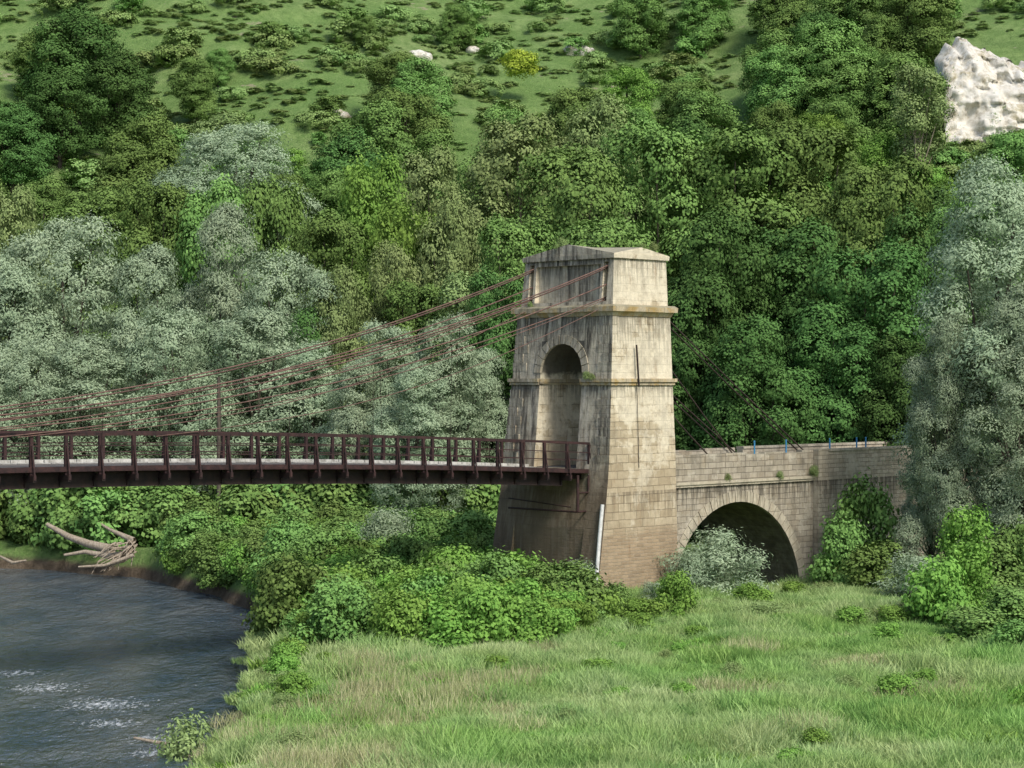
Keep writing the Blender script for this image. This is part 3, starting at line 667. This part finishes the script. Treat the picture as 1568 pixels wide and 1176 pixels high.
for k in range(90):
    y=rng.uniform(58,99); xb=float(np.interp(y,BK[:,0],BK[:,1])); x=xb+rng.uniform(.5,2.4); s=rng.uniform(.25,.55); add(x,y,s,s,int(rng.choice([0,7,7,1,7])),-.1)
scatter('riverbank_shrubs',PR_,pts,ro,sc,ix)
place('willow_bush',SW[0],588,782,90,104)
place('willow_bush',SW[1],1100,812,130,95.5); place('willow_bush',SW[0],1060,845,80,95)
for cx,top,w,Y,me in ((795,848,100,90,SB[0]),(840,865,80,89,SD[0]),(885,858,70,91,SW[1]),(755,870,70,91,SD[1]),(945,893,65,86,SD[0]),(1040,880,65,86,SB[1]),(985,915,60,84,SB[2]),(1000,890,50,90,SW[0]),(910,915,70,86,SB[2]),(1325,740,100,103,SD[0]),(1290,800,90,101,SD[1]),(1350,830,110,98,SD[0]),(1400,850,120,93,SW[0]),(1480,780,90,84,SU),(1435,860,100,82,SB[0]),(1500,930,130,78,SD[1]),(1545,900,120,80,SD[0]),(1530,830,110,94,SD[1]),(1568,800,110,95,SD[0]),(1400,920,110,84,SO[0]),(1345,930,80,86,SB[1]),(1175,920,80,86,SO[0]),(1265,890,80,97,SO[0]),(1560,950,90,74,SD[0]),(560,1040,60,66,SO[0]),(700,900,80,90,SB[1]),(1330,960,50,82,SO[0])):
    place('leafy_shrub',me,cx,top,w,Y)
place('riverbank_bush',SO[0],285,1100,110,64.5)
pts=[];sc=[];ix=[];ro=[]
for k in range(520):
    y=rng.uniform(52,104); x=rng.uniform(-9,30); px=784+x/y*F
    if px<380 or px>1640 or float(ground(x,y))<1.0: continue
    d=float(wn(x,y,7,91))+rng.uniform(-.4,.4)
    if d<.15: continue
    s=rng.uniform(.12,.42)*(1.3 if y>82 else 1); add(x,y,s*1.2,s,int(rng.choice([0,1,2,7,7])),-.05)
scatter('meadow_weeds',PR_,pts,ro,sc,ix)

# ------------------------------------------------------------ grass
def grass_patch(name,seed,n,R,hmin,hmax,w,mat_,lean=.35):
    r=np.random.default_rng(seed); a=r.uniform(0,6.28,n); rr=R*np.sqrt(r.uniform(0,1,n)); base=np.stack([rr*np.cos(a),rr*np.sin(a),np.full(n,-.05)],1)
    h=r.uniform(hmin,hmax,n)*(1-.35*(rr/R)**2); d=r.normal(size=(n,2))*lean; tip=base+np.stack([d[:,0]*h,d[:,1]*h,h],1)
    t=r.uniform(0,3.14,n); s=np.stack([np.cos(t),np.sin(t),np.zeros(n)],1)*w/2
    mid=(base+tip)/2; mid[:,2]+=h*.12
    q=np.stack([base-s,base+s,mid+s*.8,mid-s*.8, tip-s*.15,tip+s*.15],1).reshape(-1,3)
    k=np.arange(n)*6
    f=np.concatenate([np.stack([k,k+1,k+2,k+3],1),np.stack([k+3,k+2,k+5,k+4],1)])
    return mesh_arrays(name,q,f,[mat_],None,np.repeat(r.uniform(0,1,n),6))
GP=[grass_patch('grass_a',1,700,1.1,.18,.42,.032,M_GRS),grass_patch('grass_b',2,700,1.1,.26,.65,.034,M_GRS,.45),grass_patch('grass_c',3,300,1.0,.4,.85,.022,M_DRY,.3),grass_patch('weeds',4,420,1.0,.15,.45,.07,M_BRT,.7)]
pts=[];sc=[];ix=[];ro=[]
N_=6000
gx=rng.uniform(-16,32,N_); gy=rng.uniform(46,118,N_); gz=ground(gx,gy)
dryn=wn(gx,gy,9,61); wd=wn(gx,gy,6,62); hv=wn(gx,gy,5,63)
for i in range(N_):
    x,y=gx[i],gy[i]; px=784+x/y*F
    if px<250 or px>1600 or gz[i]<.5: continue
    if px<760 and 80<y<96 and px>430 and rng.random()<.8: continue
    if px<740 and y>100: continue
    dry=dryn[i]+ (0.8 if (y<68 and px<820) else 0)
    k=2 if dry>.72 and rng.random()<.45 else (3 if wd[i]>.5 and rng.random()<.5 else int(hv[i]+rng.uniform(-.4,.4)>0))
    s=rng.uniform(.75,1.15)
    pts.append((x,y,gz[i])); sc.append((s,s,s*rng.uniform(.5,1.2)*(1+.3*hv[i]))); ix.append(k); ro.append((0,0,rng.uniform(0,6.28)))
scatter('meadow_grass',GP,pts,ro,sc,ix)
for (x,y,z,s) in ((-Tz(17.2)+.1,3.9,17.6,.28),(-.9,.62,17.4,.26),(-1.6,.6,17.45,.18),(-4.3,1.6,11.5,.2),(-4.4,1.2,11.5,.15),(4.6,.68,6.6,.2),(8.6,.68,6.55,.22),(11.3,.65,6.6,.3),(-Tz(14.9)-.1,5.6,14.9,.14)):
    obj('ledge_plant',SO[0],(x,y,z),(0,0,x*7),(s*1.1,s*1.1,s*1.3),parent=pyl)

# ------------------------------------------------------------ driftwood
rr=np.random.default_rng(5); parts=[]
PW=P
parts.append(tube([PW(72,803,125),PW(105,822,124),PW(135,833,123),PW(172,842,122)],[.13,.2,.24,.3]))
parts.append(tube([PW(98,850,122),PW(130,845,122),PW(170,852,121),PW(200,848,121)],[.08,.13,.2,.28]))
parts.append(tube([PW(150,800,124),PW(170,812,123),PW(205,828,122)],[.06,.1,.2]))
parts.append(tube([PW(0,852,125),PW(20,862,124),PW(40,858,124)],[.07,.1,.05]))
parts.append(tube([PW(120,868,120),PW(160,866,120),PW(205,850,120)],[.05,.1,.12]))
for i in range(26):
    a=rr.uniform(150,215); b=rr.uniform(835,868); parts.append(tube([PW(200+rr.uniform(-15,12),838+rr.uniform(-12,10),121),PW(a,b-6,120.5),PW(a-rr.uniform(0,30),b+rr.uniform(0,14),120)],[.06,.045,.015],5))
v,f=join(parts); obj('fallen_tree_driftwood',mesh_arrays('drift',v,f,[M_DEAD]))
parts=[tube([P(205,1130,66.5),P(255,1140,66),P(300,1150,65.5),P(345,1165,65)],[.04,.08,.1,.12],6),tube([P(270,1160,64),P(320,1155,64),P(350,1172,64)],[.03,.06,.07],6)]
v,f=join(parts); obj('driftwood_branch',mesh_arrays('drift2',v,f,[M_DEAD]))
q=P(335,660,128); v,f=join([tube([(0,0,0),(0,0,10.0)],[.15,.1],8),tube([(-.6,0,9.4),(.6,0,9.4)],[.05,.05],6)]); obj('utility_pole',mesh_arrays('pole',v,f,[M_BARK]),(q[0],q[1],float(ground(q[0],128))))

# ------------------------------------------------------------ light and camera
sd=Vector((.42,-.62,.80)).normalized()
el=math.asin(sd.z); az=math.atan2(sd.x,sd.y)
w=bpy.data.worlds.new('World'); scene.world=w; w.use_nodes=True; nt=w.node_tree; nt.nodes.clear()
sky=nt.nodes.new('ShaderNodeTexSky'); sky.sky_type='NISHITA'; sky.sun_disc=False; sky.sun_elevation=el; sky.sun_rotation=az; sky.air_density=1.0; sky.dust_density=2.0
bg=nt.nodes.new('ShaderNodeBackground'); bg.inputs[1].default_value=.15; o_=nt.nodes.new('ShaderNodeOutputWorld')
nt.links.new(sky.outputs[0],bg.inputs[0]); nt.links.new(bg.outputs[0],o_.inputs[0])
l=bpy.data.lights.new('sun','SUN'); l.energy=3.1; l.angle=math.radians(14); l.color=(1,.95,.86)
lo=bpy.data.objects.new('sun',l); scene.collection.objects.link(lo); lo.rotation_euler=sd.to_track_quat('Z','Y').to_euler()
cam=bpy.data.cameras.new('camera'); co=bpy.data.objects.new('camera',cam); scene.collection.objects.link(co)
cam.sensor_width=36; cam.lens=36*F/1568; cam.clip_end=3000; cam.clip_start=.5
co.location=(0,0,EYE); co.rotation_euler=(math.pi/2-8/F,0,0); scene.camera=co
scene.view_settings.view_transform='Standard'; scene.view_settings.look='None'; scene.view_settings.exposure=0
